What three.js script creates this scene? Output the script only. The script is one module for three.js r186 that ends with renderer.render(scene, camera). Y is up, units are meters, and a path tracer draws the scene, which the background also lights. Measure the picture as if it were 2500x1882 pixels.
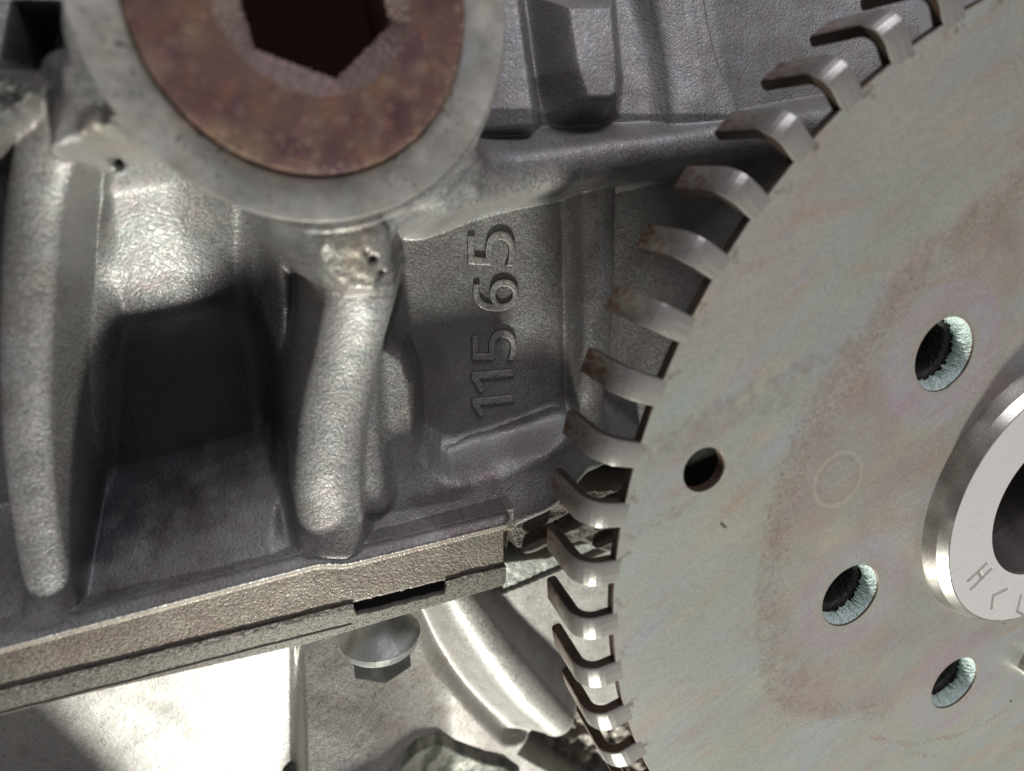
import * as THREE from 'three';
import { mergeGeometries, mergeVertices, toCreasedNormals } from 'three/addons/utils/BufferGeometryUtils.js';
import { RoundedBoxGeometry } from 'three/addons/geometries/RoundedBoxGeometry.js';
import { FontLoader } from 'three/addons/loaders/FontLoader.js';
import { TextGeometry } from 'three/addons/geometries/TextGeometry.js';
import { RectAreaLightUniformsLib } from 'three/addons/lights/RectAreaLightUniformsLib.js';
import { createNoise3D } from 'simplex-noise';

// Lengths are written in "wheel radii": the toothed wheel has radius 1 and its front face lies in z = 0.
// S turns them into metres (the wheel is 200 mm across).
const S = 0.1;
const scene = new THREE.Scene();

// ---------------------------------------------------------------- camera
const CAM = new THREE.Vector3(-1.47083, 0.67022, 0.83737);
const RIGHT = new THREE.Vector3(0.943759, 0, 0.330635);
const UP = new THREE.Vector3(0.104726, 0.948512, -0.298927);
const FWD = new THREE.Vector3(0.313612, -0.316741, -0.895166);
const FOCAL = 1623.2;                                            // in pixels of a 2500 x 1882 picture
const camera = new THREE.PerspectiveCamera(2 * Math.atan(941 / FOCAL) * 180 / Math.PI, 1024 / 770, 0.005, 20);
camera.position.copy(CAM).multiplyScalar(S);
camera.quaternion.setFromRotationMatrix(new THREE.Matrix4().makeBasis(RIGHT, UP, FWD.clone().negate()));
camera.focus = 0.138;
camera.userData.fStop = 11;
scene.add(camera);

// ---------------------------------------------------------------- light
const renderer = new THREE.WebGLRenderer({ antialias: true });
renderer.setSize(1024, 770);
renderer.toneMapping = THREE.LinearToneMapping;
renderer.toneMappingExposure = 0.76;
renderer.shadowMap.enabled = true;
RectAreaLightUniformsLib.init();
scene.background = new THREE.Color().setRGB(0.225, 0.218, 0.23);   // dim workshop around the engine

// inspection lamp, low and close, shining up across the block
const KEY_POS = [-1.65, -5.0, 1.95], KEY_AT = [-1.2, 0.1, -0.3];
const key = new THREE.SpotLight(new THREE.Color().setRGB(1, 0.995, 0.90), 2.2, 0, 0.5, 0.4, 2);
key.position.set(...KEY_POS).multiplyScalar(S);
key.target.position.set(...KEY_AT).multiplyScalar(S);
key.castShadow = true; key.shadow.radius = 1.3; key.shadow.mapSize.set(2048, 2048);
key.shadow.camera.near = 0.05; key.shadow.camera.far = 3;
scene.add(key, key.target);
// ceiling tube above, cooler
const tube = new THREE.RectAreaLight(new THREE.Color().setRGB(0.95, 0.93, 1.0), 9, 0.6, 0.22);
tube.position.set(0.6, 7.5, 3.0).multiplyScalar(S); tube.lookAt(-0.1, 0.04, -0.03); scene.add(tube);
// soft panel added at the lower right to brighten hub and wheel face
const hubFill = new THREE.RectAreaLight(new THREE.Color().setRGB(1.0, 0.99, 0.95), 0.38, 1.1, 1.1);
hubFill.position.set(11, -5.5, 7.5).multiplyScalar(S); hubFill.lookAt(-0.02, 0, 0); scene.add(hubFill);

// ---------------------------------------------------------------- helpers
function mulberry(a) { return () => { a |= 0; a = a + 0x6D2B79F5 | 0; let t = Math.imul(a ^ a >>> 15, 1 | a); t = t + Math.imul(t ^ t >>> 7, 61 | t) ^ t; return ((t ^ t >>> 14) >>> 0) / 4294967296; }; }
const rnd = mulberry(11565);
const n3 = createNoise3D(mulberry(77));
const lerp = (a, b, t) => a + (b - a) * t;
const clamp = (v, a = 0, b = 1) => Math.min(b, Math.max(a, v));
const sstep = (a, b, v) => { const t = clamp((v - a) / (b - a)); return t * t * (3 - 2 * t); };
const smax = (a, b, k) => { const h = clamp(0.5 + 0.5 * (a - b) / k); return lerp(b, a, h) + k * h * (1 - h); };
const smin = (a, b, k) => -smax(-a, -b, k);
const fbm = (x, y, z, o = 4) => { let s = 0, a = 0.5; for (let i = 0; i < o; i++) { s += a * n3(x, y, z); x *= 2.03; y *= 2.03; z *= 2.03; a *= 0.5; } return s; };

// survey: a point of the 2212-wide picture, at a depth d behind the wheel's front plane, as x, y on that plane
const K = 2500 / 2212;
function at(px, py, d) {
  const a = (px * K - 1250) / FOCAL, b = -(py * K - 941) / FOCAL;
  const r = new THREE.Vector3().addScaledVector(RIGHT, a).addScaledVector(UP, b).add(FWD);
  const s = (CAM.z + d) / -r.z;
  return [CAM.x + r.x * s, CAM.y + r.y * s];
}
const taken = {};
const numbered = (n) => { const k = taken[n] = (taken[n] ?? -1) + 1; return k ? `${n}_${String(k).padStart(3, '0')}` : n; };
function thing(name, label, category, [x, y, z] = [0, 0, 0], group) {
  const o = new THREE.Group(); o.name = numbered(name); o.position.set(x * S, y * S, z * S);
  o.userData = { label, category }; if (group) o.userData.group = group;
  scene.add(o); return o;
}
function part(name, geo, mat, parent, [x, y, z] = [0, 0, 0], scaled = true) {
  if (scaled) geo.scale(S, S, S);
  const m = new THREE.Mesh(geo, mat); m.name = name; m.castShadow = m.receiveShadow = true;
  m.position.set(x * S, y * S, z * S); parent.add(m); return m;
}

// ---------------------------------------------------------------- textures
function tex(w, h, paint, srgb, repeat) {                       // paint(u, v) -> [r, g, b] 0..1
  const d = new Uint8Array(w * h * 4);
  for (let j = 0; j < h; j++) for (let i = 0; i < w; i++) {
    const c = paint(i / w, j / h, i, j), k = (j * w + i) * 4;
    d[k] = clamp(c[0]) * 255; d[k + 1] = clamp(c[1]) * 255; d[k + 2] = clamp(c[2]) * 255; d[k + 3] = 255;
  }
  const t = new THREE.DataTexture(d, w, h); t.magFilter = t.minFilter = THREE.LinearFilter;
  t.wrapS = t.wrapT = THREE.RepeatWrapping; if (srgb) t.colorSpace = THREE.SRGBColorSpace;
  if (repeat) t.repeat.set(repeat, repeat);
  t.needsUpdate = true; return t;
}
// seamless value noise on a torus of n cells
function tileNoise(n, seed) {
  const r = mulberry(seed), g = Float32Array.from({ length: n * n }, r);
  return (u, v) => {
    const x = u * n, y = v * n, i = Math.floor(x), j = Math.floor(y), f = x - i, q = y - j;
    const a = f * f * (3 - 2 * f), b = q * q * (3 - 2 * q), m = (p) => ((p % n) + n) % n;
    const G = (p, s) => g[m(s) * n + m(p)];
    return lerp(lerp(G(i, j), G(i + 1, j), a), lerp(G(i, j + 1), G(i + 1, j + 1), a), b);
  };
}
const T = { a: tileNoise(16, 1), b: tileNoise(48, 2), c: tileNoise(130, 3), d: tileNoise(300, 4), e: tileNoise(512, 5) };
const TS = 1024;
// sand cast skin: rounded grains of several sizes (tile is 0.6 radii wide)
const castBump = tex(TS, TS, (u, v) => { const h = 0.12 * T.b(u, v) + 0.55 * T.c(u, v) + 0.4 * T.d(u, v); return [h, h, h]; });
const castMap = tex(TS, TS, (u, v) => {
  const g = 0.86 + 0.10 * (T.c(u, v) - 0.5) + 0.2 * (T.d(u, v) - 0.5) + 0.12 * (T.e(u, v) - 0.5);
  const p = (T.c(u + 0.37, v + 0.11) - 0.5) * 0.035, q = (T.c(u + 0.1, v + 0.6) - 0.5) * 0.03;
  const f = T.e(u, v) > 0.93 && T.c(u + 0.2, v) > 0.5 ? 0.3 : 0;   // sparkle of the grain painted in as bright flecks
  return [g + p + q + f, g - p + f, g + q * 0.5 - p * 0.6 + f];
}, true);
const castRough = tex(512, 512, (u, v) => { const h = 0.52 + 0.2 * (T.c(u, v) - 0.5) + 0.5 * (T.d(u, v) - 0.5); return [h, h, h]; });

const M = {};
M.cast = new THREE.MeshStandardMaterial({ color: 0xffffff, vertexColors: true, map: castMap, bumpMap: castBump, bumpScale: 0.00008, roughnessMap: castRough, roughness: 1.0, metalness: 0.5 });
M.castPlain = new THREE.MeshStandardMaterial({ color: new THREE.Color().setRGB(0.36, 0.345, 0.34), map: castMap, bumpMap: castBump, bumpScale: 0.00012, roughnessMap: castRough, roughness: 0.86, metalness: 0.55 });

// ---------------------------------------------------------------- shape fields
function polySD(P) {                                            // signed distance, negative inside
  const n = P.length; let bx0 = 1e9, by0 = 1e9, bx1 = -1e9, by1 = -1e9;
  for (const [x, y] of P) { bx0 = Math.min(bx0, x); bx1 = Math.max(bx1, x); by0 = Math.min(by0, y); by1 = Math.max(by1, y); }
  return (x, y, far = 0.15) => {
    if (x < bx0 - far || x > bx1 + far || y < by0 - far || y > by1 + far) return far;
    let d = 1e9, s = 1;
    for (let i = 0, j = n - 1; i < n; j = i++) {
      const ex = P[j][0] - P[i][0], ey = P[j][1] - P[i][1], wx = x - P[i][0], wy = y - P[i][1];
      const t = clamp((wx * ex + wy * ey) / (ex * ex + ey * ey + 1e-12)), qx = wx - ex * t, qy = wy - ey * t;
      d = Math.min(d, qx * qx + qy * qy);
      const c1 = y >= P[i][1], c2 = y < P[j][1], c3 = ex * wy > ey * wx;
      if ((c1 && c2 && c3) || (!c1 && !c2 && !c3)) s = -s;
    }
    return s * Math.sqrt(d);
  };
}
// picture outline -> field; each vertex [px, py, depth?]
const outline = (pts, d) => polySD(pts.map(([x, y, z]) => at(x, y, z ?? d)));
// rounded ridge along picture points [px, py, depth, half width]
function ridge(pts, round = 0.5, fall = 3) {
  const raw = pts.map(([x, y, d, w]) => [...at(x, y, d), -d, w]), P = [];
  const cv = new THREE.CatmullRomCurve3(raw.map(([x, y, z]) => new THREE.Vector3(x, y, z)), false, 'centripetal'), cw = new THREE.CatmullRomCurve3(raw.map((q, i) => new THREE.Vector3(i, q[3], 0)));
  for (let i = 0, n = (raw.length - 1) * 6; i <= n; i++) { const p = cv.getPoint(i / n); P.push([p.x, p.y, p.z, cw.getPoint(i / n).y]); }
  let bx0 = 1e9, by0 = 1e9, bx1 = -1e9, by1 = -1e9;
  for (const [x, y] of P) { bx0 = Math.min(bx0, x); bx1 = Math.max(bx1, x); by0 = Math.min(by0, y); by1 = Math.max(by1, y); }
  return (x, y) => {
    if (x < bx0 - 0.2 || x > bx1 + 0.2 || y < by0 - 0.2 || y > by1 + 0.2) return -9;
    let z = -9, best = 1e9;
    for (let i = 0; i + 1 < P.length; i++) {
      const [ax, ay, az, aw] = P[i], [cx, cy, cz, cw] = P[i + 1];
      const ex = cx - ax, ey = cy - ay, wx = x - ax, wy = y - ay, t = clamp((wx * ex + wy * ey) / (ex * ex + ey * ey));
      const d = Math.hypot(wx - ex * t, wy - ey * t), w = lerp(aw, cw, t), q = Math.min(1, d / w);
      if (d < best) { best = d; z = lerp(az, cz, t) - round * w * (1 - Math.sqrt(1 - q * q * 0.98)) - Math.max(0, d - w) * fall; }
    }
    return z;
  };
}
// a height field; every face takes its texture along the axis it faces most, so grain does not stretch on walls
function sheet(x0, x1, nx, y0, y1, ny, zf, cf, shear = () => 0) {
  const n = nx * ny, pos = new Float32Array(n * 3), col = new Float32Array(n * 3), idx = new Uint32Array((nx - 1) * (ny - 1) * 6);
  let q = 0;
  for (let j = 0; j < ny; j++) for (let i = 0; i < nx; i++) {
    const x = lerp(x0, x1, i / (nx - 1)), yr = lerp(y0, y1, j / (ny - 1)), y = yr + shear(x, yr), k = j * nx + i, z = zf(x, y);
    pos[3 * k] = x; pos[3 * k + 1] = y; pos[3 * k + 2] = z;
    const c = cf(x, y, z); col[3 * k] = c[0]; col[3 * k + 1] = c[1]; col[3 * k + 2] = c[2];
    if (i && j) { idx.set([k - nx - 1, k - nx, k, k - nx - 1, k, k - 1], q); q += 6; }
  }
  const g = new THREE.BufferGeometry();
  g.setAttribute('position', new THREE.BufferAttribute(pos, 3)); g.setIndex(new THREE.BufferAttribute(idx, 1));
  g.computeVertexNormals(); const nrm = g.attributes.normal.array;
  const maps = [new Int32Array(n).fill(-1), new Int32Array(n).fill(-1), new Int32Array(n).fill(-1)], src = [], cls = [], out = new Uint32Array(idx.length);
  for (let t = 0; t < idx.length; t += 3) {
    let ax = 0, ay = 0, az = 0;
    for (let e = 0; e < 3; e++) { const k = idx[t + e] * 3; ax += nrm[k]; ay += nrm[k + 1]; az += nrm[k + 2]; }
    ax = Math.abs(ax); ay = Math.abs(ay); az = Math.abs(az) * 1.15;
    const c = az >= ax && az >= ay ? 0 : ax > ay ? 1 : 2;
    for (let e = 0; e < 3; e++) { const v = idx[t + e]; let w = maps[c][v]; if (w < 0) { w = maps[c][v] = src.length; src.push(v); cls.push(c); } out[t + e] = w; }
  }
  const m = src.length, P = new Float32Array(m * 3), N = new Float32Array(m * 3), C = new Float32Array(m * 3), U = new Float32Array(m * 2);
  for (let w = 0; w < m; w++) {
    const k = 3 * src[w]; for (let e = 0; e < 3; e++) { P[3 * w + e] = pos[k + e]; N[3 * w + e] = nrm[k + e]; C[3 * w + e] = col[k + e]; }
    U[2 * w] = (cls[w] === 1 ? pos[k + 2] + 0.31 : pos[k]) / 0.4; U[2 * w + 1] = (cls[w] === 2 ? pos[k + 2] + 0.17 : pos[k + 1]) / 0.4;
  }
  const o = new THREE.BufferGeometry();
  o.setAttribute('position', new THREE.BufferAttribute(P, 3)); o.setAttribute('normal', new THREE.BufferAttribute(N, 3));
  o.setAttribute('color', new THREE.BufferAttribute(C, 3)); o.setAttribute('uv', new THREE.BufferAttribute(U, 2)); o.setIndex(new THREE.BufferAttribute(out, 1));
  return o;
}
const finish = (g) => g;

// ================================================================ ENGINE BLOCK
const block = thing('engine_block', 'grey cast aluminium engine block with ribs, pockets and the raised number 11565', 'engine block');
const PLUG = [-1.4065, 0.856];
const JOINT = (x) => -0.136 + (x + 1.8) * 0.05;                   // y of the joint between block and oil pan
const zF = -0.255;                                                // front face of the lower flange
const pocketSD = outline([[150, 395, 0.3], [175, 345, 0.3], [225, 300, 0.25], [345, 255, 0.2], [480, 335, 0.2], [580, 395, 0.2], [630, 455, 0.2], [645, 530, 0.2], [655, 700, 0.24], [640, 880, 0.24], [644, 1030, 0.26], [648, 1130, 0.265], [615, 1222, 0.262], [350, 1306, 0.262], [112, 1362, 0.262], [100, 1250, 0.2], [95, 1050, 0.16], [102, 850, 0.16], [112, 600, 0.2]]);
const panelSD = outline([[905, 468, 0.22], [1060, 436, 0.25], [1150, 424, 0.28], [1232, 416, 0.33], [1238, 470, 0.41], [1238, 560, 0.42], [1238, 900, 0.42], [1150, 945, 0.42], [1010, 975, 0.42], [952, 990, 0.42], [925, 955, 0.36], [912, 850, 0.34], [880, 770, 0.34], [838, 705, 0.3], [845, 610, 0.3], [878, 520, 0.26]]);
const webSD = outline([[610, 480], [720, 470], [900, 420], [1000, 355], [1040, 345], [1030, 410], [930, 452], [885, 500], [850, 590], [830, 650], [740, 660], [672, 590], [640, 520]], 0.17);
const leftWebSD = outline([[120, 130], [200, 100], [300, 300], [350, 372], [300, 350], [190, 318], [150, 330], [90, 330]], 0.16);
const ribA = ridge([[752, 530, 0.168, 0.062], [782, 620, 0.185, 0.054], [755, 760, 0.222, 0.052], [722, 900, 0.242, 0.054], [710, 1040, 0.252, 0.056], [716, 1140, 0.261, 0.058], [726, 1240, 0.273, 0.068]], 0.5, 4.5);
const ribB = ridge([[150, 170, 0.20, 0.036], [105, 290, 0.24, 0.036], [72, 430, 0.27, 0.036], [55, 640, 0.285, 0.035], [50, 850, 0.285, 0.034], [58, 1020, 0.28, 0.033], [76, 1160, 0.272, 0.033], [96, 1260, 0.268, 0.035], [112, 1330, 0.270, 0.040], [128, 1400, 0.274, 0.048]], 0.55, 8);
const ribC = ridge([[960, 405, 0.18, 0.045], [1040, 388, 0.205, 0.042], [1120, 376, 0.245, 0.037], [1300, 348, 0.275, 0.036], [1480, 322, 0.295, 0.034], [1660, 293, 0.32, 0.036], [1850, 258, 0.345, 0.04]], 0.9, 4);
const humpD = outline([[785, 800], [805, 755], [835, 738], [880, 765], [903, 830], [914, 985], [935, 1020], [1000, 1050], [900, 1110], [760, 1120], [762, 950]], 0.325);
const thinD = ridge([[800, 800, 0.318, 0.016], [798, 900, 0.308, 0.02], [800, 1000, 0.296, 0.024], [815, 1090, 0.285, 0.026]], 0.7, 1.6);
const ribE = ridge([[1300, 360, 0.365, 0.04], [1298, 520, 0.37, 0.038], [1296, 700, 0.375, 0.036], [1285, 830, 0.39, 0.032], [1275, 960, 0.41, 0.028]], 0.6, 2.2);
const grooveE = outline([[1222, 405], [1258, 400], [1262, 560], [1258, 640], [1238, 640], [1226, 560]], 0.43);
const humpG = outline([[1218, -60], [1216, 150], [1232, 235], [1262, 262], [1330, 262], [1372, 235], [1392, 150], [1412, -60]], 0.31);
const ridgeI = ridge([[1500, -40, 0.34, 0.03], [1490, 120, 0.35, 0.03], [1478, 260, 0.345, 0.03]], 0.7, 1.6);
const ridgeJ = ridge([[1580, -40, 0.35, 0.03], [1570, 160, 0.35, 0.03], [1590, 300, 0.345, 0.03]], 0.7, 1.6);
const grooveK = ridge([[1622, -60, 0.36, 0.02], [1612, 120, 0.36, 0.018], [1640, 230, 0.36, 0.016]], 0, 1);
const footSD = outline([[680, 1180], [735, 1070], [780, 1050], [905, 1020], [930, 1005], [965, 1030], [1015, 1028], [1100, 1003], [1235, 950], [1330, 932], [1420, 1000], [1300, 1050], [1225, 1088], [1105, 1142], [1100, 1240], [680, 1240]], 0.315);
const topWellSD = outline([[-80, -60], [128, -60], [125, 60], [95, 115], [40, 130], [-80, 120]], 0.2);
const crustSD = outline([[-80, 140], [60, 140], [115, 190], [95, 235], [40, 265], [-80, 320]], 0.2);
const blobs = [];                                                 // blow holes in the casting
for (const [px, py, d, r, deep] of [[805, 560, 0.17, 0.005, 0.02], [826, 592, 0.17, 0.005, 0.016], [790, 545, 0.17, 0.005, 0.006], [203, 347, 0.18, 0.009, 0.03], [196, 342, 0.18, 0.006, 0.03], [818, 604, 0.17, 0.004, 0.006]]) blobs.push([...at(px, py, d), r, deep]);
const lumps = [];
for (let i = 0; i < 46; i++) { const [x, y] = at(690 + rnd() * 130, 500 + rnd() * 130, 0.17); lumps.push([x, y, 0.005 + rnd() * 0.005, 0.0006 + rnd() * 0.0014]); }
for (let i = 0; i < 34; i++) { const [x, y] = at(175 + rnd() * 90, 245 + rnd() * 80, 0.16); lumps.push([x, y, 0.005 + rnd() * 0.006, 0.0015 + rnd() * 0.0025]); }

function pocketFloor(x, y) {
  // barrel under the plug, groove, low pad, then the bottom wall climbing to the flange
  const yy = y - (x + 1.7) * 0.16;
  const bx = (x + 1.68) / 0.15;
  let z = -0.475 + 0.45 * Math.max(0, yy - 0.40) + 0.10 * sstep(0.62, 0.72, yy);
  z -= 0.02 * bx * bx + 0.07 * Math.max(0, bx - 0.3) ** 2 * sstep(0.25, 0.5, yy);
  const pad = sstep(0.40, 0.32, yy) * sstep(0.10, 0.20, yy) * sstep(-1.83, -1.72, x) * sstep(-1.48, -1.62, x);
  z = lerp(z, -0.44 - 0.1 * Math.abs(x + 1.66), pad * 0.4);
  z -= 0.025 * Math.exp(-(((yy - 0.385) / 0.03) ** 2));
  const wall = lerp(-0.49, -0.262, clamp((0.15 - yy) / 0.17));
  z = smax(z, wall, 0.06);
  z = smax(z, Math.min(-0.5 + (x + 1.53) * 2.4, -0.3), 0.08);
  return z;
}
const lipY = (x) => lerp(-0.008 + (x + 1.487) * 0.097, -0.016 + (x + 1.407) * 0.074, sstep(-1.47, -1.40, x));
function blockZ(x, y) {
  let z = -0.425;
  // right-hand field behind the wheel
  z = lerp(z, -0.47 + 0.10 * sstep(-0.86, -0.3, x), sstep(-0.93, -0.86, x));
  // upper field
  const up = sstep(0.62, 0.68, y - (x + 1.15) * 0.10);
  if (up > 0) {
    const yc = y - (x + 1.05) * 0.06;
    let u = -0.345 + 0.02 * Math.sin((x + 1.1) * 14);
    u = lerp(u, -0.405, sstep(-1.03, -0.975, x));                  // dark groove
    u = lerp(u, -0.445, sstep(0.735, 0.69, yc) * sstep(-0.86, -0.95, x));
    u = lerp(u, -0.385 + 0.05 * sstep(-0.79, -0.66, x), sstep(-0.86, -0.81, x));
    const t = sstep(0.016, -0.045, humpG(x, y, 0.1)); u = lerp(u, -0.305 - 0.25 * Math.max(0, 0.80 - y) ** 1.5, t);
    u = smax(u, ridgeI(x, y), 0.03); u = smax(u, ridgeJ(x, y), 0.03);
    const gk = grooveK(x, y); if (gk > -0.40) u -= 0.05 * sstep(-0.40, -0.362, gk);
    u = lerp(u, -0.36 - 0.04 * Math.sin((x + 0.7) * 5), sstep(-0.6, -0.55, x));
    u -= 0.42 * Math.max(0, y - 0.76);
    z = lerp(z, u, up);
  }
  z = smax(z, ribE(x, y), 0.02);
  if (x < -1.05) z = lerp(z, -0.268, sstep(0.10, 0.0, y - lipY(x)) * sstep(-1.05, -1.12, x));
  // border of the number panel: foot at the bottom, hump at the left
  const fo = footSD(x, y);
  const footZ = lerp(-0.266, -0.335, sstep(-0.05, 0.09, y)) + 0.015 * sstep(-1.33, -1.42, x) - 0.05 * sstep(-1.0, -0.85, x) - 0.045 * sstep(0.0, -0.09, y) * sstep(-1.11, -1.06, x);
  z = lerp(z, footZ, sstep(0.05, -0.035, fo));
  z = lerp(z, Math.max(z, lerp(-0.31, -0.335, sstep(0.02, 0.12, y))), sstep(0.03, -0.02, humpD(x, y))); z = smax(z, thinD(x, y), 0.02);
  // digits panel is cut in front of everything so far
  const pd = panelSD(x, y, 0.15); if (pd < 0.02) z = lerp(z, Math.min(z, -0.42 + 0.012 * sstep(-1.12, -1.2, x)), sstep(0.008, -0.03 - 0.02 * sstep(0.25, 0.1, y), pd));
  z = smax(z, ribC(x, y), 0.03);
  // boss and web round the plug
  const dp = Math.hypot(x - PLUG[0], y - PLUG[1]);
  z = lerp(z, -0.165, sstep(0.315, 0.275, dp)); if (dp < 0.19) return -0.62;
  const wb = webSD(x, y); z = lerp(z, Math.max(z, -0.172 - 0.25 * Math.max(0, 0.62 - y) * 0.5), sstep(0.035, -0.025, wb));
  const lw = leftWebSD(x, y); z = lerp(z, Math.max(z, -0.165), sstep(0.03, -0.01, lw));
  // left of the ribs: deep
  const ld = sstep(-1.85, -1.90, x) * sstep(-0.0, 0.06, y); if (ld > 0) z = lerp(z, -0.55, ld * sstep(0.80, 0.74, y - (x + 1.8) * 0.4));
  const po = pocketSD(x, y, 0.15); if (po < 0.03) z = lerp(z, pocketFloor(x, y), sstep(0.014, -0.042, po));
  const tw = topWellSD(x, y); z = lerp(z, -0.5, sstep(0.012, -0.02, tw));
  const cr = crustSD(x, y); z = lerp(z, -0.2 + 0.012 * fbm(x * 40, y * 40, 1, 2), sstep(0.03, -0.02, cr));
  z = smax(z, ribA(x, y), 0.05 + 0.04 * sstep(0.2, 0.03, y));
  z = smax(z, ribB(x, y), 0.045 + 0.045 * sstep(0.2, 0.03, y));
  // flange slab
  if (x < -1.02) z = lerp(z, zF - 0.003, sstep(0.014, -0.014, y - lipY(x)) * sstep(-1.092, -1.102, x));
  // lip above the flange face: a rounded bead
  if (x < -1.08) { const q = (y - lipY(x) + 0.002) / 0.011; if (Math.abs(q) < 2.2) z = Math.max(z, zF - 0.004 + 0.016 * Math.exp(-q * q) * sstep(-1.085, -1.11, x)); }
  for (const [bx, by, r, dd] of blobs) { const d = Math.hypot(x - bx, y - by) / r; if (d < 2.2) z -= dd * Math.exp(-d * d); }
  for (const [bx, by, r, hh] of lumps) { const d = Math.hypot(x - bx, y - by) / r; if (d < 2.2) z += hh * Math.exp(-d * d); }
  // machined flange face stays flat, the rest is as cast
  const flat = x < -1.08 && y < lipY(x) - 0.004 ? 0.35 : 1;
  z += flat * (0.002 * fbm(x * 9, y * 9, z * 9, 2) + 0.00016 * n3(x * 120, y * 120, z * 120));
  // lower edges
  const edge = x < -1.098 ? y - JOINT(x) : y + 0.075 - (x + 1.06) * 0.33;
  z = lerp(z, -0.86, sstep(0.004, -0.006, edge + 0.0005 * n3(x * 60, 3, 1)));
  if (x > -1.104 && x < -1.09 && y < -0.02) z = Math.min(z, lerp(zF, -0.5, sstep(-1.104, -1.092, x)));
  return z;
}
const stainA = outline([[985, 1050], [1030, 1030], [1075, 1020], [1090, 1045], [1110, 1050], [1070, 1090], [1040, 1150], [960, 1140], [880, 1080], [940, 1055]], 0.31);
const tanA = outline([[165, 225], [215, 220], [290, 320], [260, 350], [175, 335]], 0.17), tanB = outline([[690, 500], [800, 490], [835, 560], [800, 640], [710, 620]], 0.17);
function castColor(x, y, z) {
  const n = fbm(x * 5, y * 5, z * 5 + 9, 3), m = fbm(x * 13 + 4, y * 13, z * 13, 3);
  let r = 0.372 + 0.06 * n, g = 0.367 + 0.05 * n, b = 0.357 + 0.05 * n;
  const pink = sstep(0.0, 0.5, m) * 0.5, blue = sstep(0.05, 0.5, -m) * 0.5;
  r *= 1 + 0.05 * pink - 0.05 * blue; g *= 1 - 0.07 * pink; b *= 1 - 0.02 * pink + 0.06 * blue;
  // oil film: brown-violet varnish patches
  let oil = sstep(0.05, 0.4, fbm(x * 4 + 7, y * 4, 2, 3)) * 0.45;
  oil = Math.max(oil, sstep(-1.0, -0.93, x) * sstep(0.62, 0.5, y) * sstep(0.1, 0.2, y) * 0.55 * (0.7 + 0.6 * n));
  const tn = Math.max(sstep(0.02, -0.03, tanA(x, y)), sstep(0.02, -0.03, tanB(x, y))) * (0.7 + 0.6 * m); r *= 1 + 0.12 * tn; g *= 1 + 0.05 * tn; b *= 1 - 0.12 * tn;
  oil = Math.max(oil, 0.85 * sstep(0.02, -0.01, grooveE(x, y) + 0.012 * m));
  const st = stainA(x, y); oil = Math.max(oil, 0.8 * sstep(0.012, -0.01, st + 0.02 * m));
  if (x < -1.08 && y < lipY(x) - 0.004) { oil = 0.62 + 0.3 * m; const sk = 1 + 0.16 * n3((x * 0.9 + y * 0.42) * 150, (y * 0.9 - x * 0.42) * 22, 3); r *= 0.80 * sk; g *= 0.765 * sk; b *= 0.67 * sk; }
  const pk = pocketSD(x, y, 0.15); let shadeOil = 0;
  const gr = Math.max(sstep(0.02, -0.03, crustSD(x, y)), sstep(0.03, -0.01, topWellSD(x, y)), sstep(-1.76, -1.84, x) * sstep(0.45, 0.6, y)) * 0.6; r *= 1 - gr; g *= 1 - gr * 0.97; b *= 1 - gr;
  if (pk < 0.02) shadeOil = sstep(0.02, -0.035, pk) * sstep(0.52, 0.36, y - (x + 1.7) * 0.3 + 0.06 * n) * sstep(-0.03, 0.13, y - (x + 1.7) * 0.5 + 0.06 * m);  // pocket shade, with some oily dirt, darkened into the colour
  r *= 1 - 0.80 * shadeOil; g *= 1 - 0.81 * shadeOil; b *= 1 - 0.77 * shadeOil;
  oil = clamp(oil);
  return [r * lerp(1, 0.64, oil), g * lerp(1, 0.55, oil), b * lerp(1, 0.52, oil)];
}
const QX = 1120, QY = 740;
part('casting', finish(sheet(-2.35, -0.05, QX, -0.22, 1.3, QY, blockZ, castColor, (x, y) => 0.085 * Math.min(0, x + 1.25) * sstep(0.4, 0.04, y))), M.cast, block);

// raised casting number, read from bottom to top
const font = await new FontLoader().loadAsync('fonts/droid/droid_sans_regular.typeface.json');
for (const [ch, px, py, w, h] of [['1', 1069, 881, 0.046, 0.094], ['1', 1069, 827, 0.046, 0.096], ['5', 1072, 751, 0.066, 0.096], ['6', 1075, 641, 0.066, 0.096], ['5', 1066, 540, 0.070, 0.098]]) {
  const g = new TextGeometry(ch, { font, size: 1, depth: 0.16, curveSegments: 10, bevelEnabled: true, bevelThickness: 0.06, bevelSize: 0.045, bevelOffset: -0.026, bevelSegments: 3 });
  g.computeBoundingBox(); const b = g.boundingBox;
  g.translate(-(b.min.x + b.max.x) / 2, -(b.min.y + b.max.y) / 2, 0);
  g.scale(w / (b.max.x - b.min.x), h / (b.max.y - b.min.y), 0.028); g.rotateZ(Math.PI / 2 - 0.02);
  const uv = g.attributes.uv, p = g.attributes.position; for (let i = 0; i < uv.count; i++) uv.setXY(i, p.getX(i) / 0.6, p.getY(i) / 0.6);
  const [x, y] = at(px, py, 0.41);
  const nr = g.attributes.normal, dc = new Float32Array(uv.count * 3); g.computeVertexNormals();
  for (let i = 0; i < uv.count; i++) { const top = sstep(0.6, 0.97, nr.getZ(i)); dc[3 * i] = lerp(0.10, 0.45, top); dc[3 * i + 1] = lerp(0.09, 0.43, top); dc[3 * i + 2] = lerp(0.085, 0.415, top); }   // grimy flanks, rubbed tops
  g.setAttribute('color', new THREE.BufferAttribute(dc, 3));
  part('raised_digit', g, M.cast, block, [x, y, -0.4252]);
}

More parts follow.
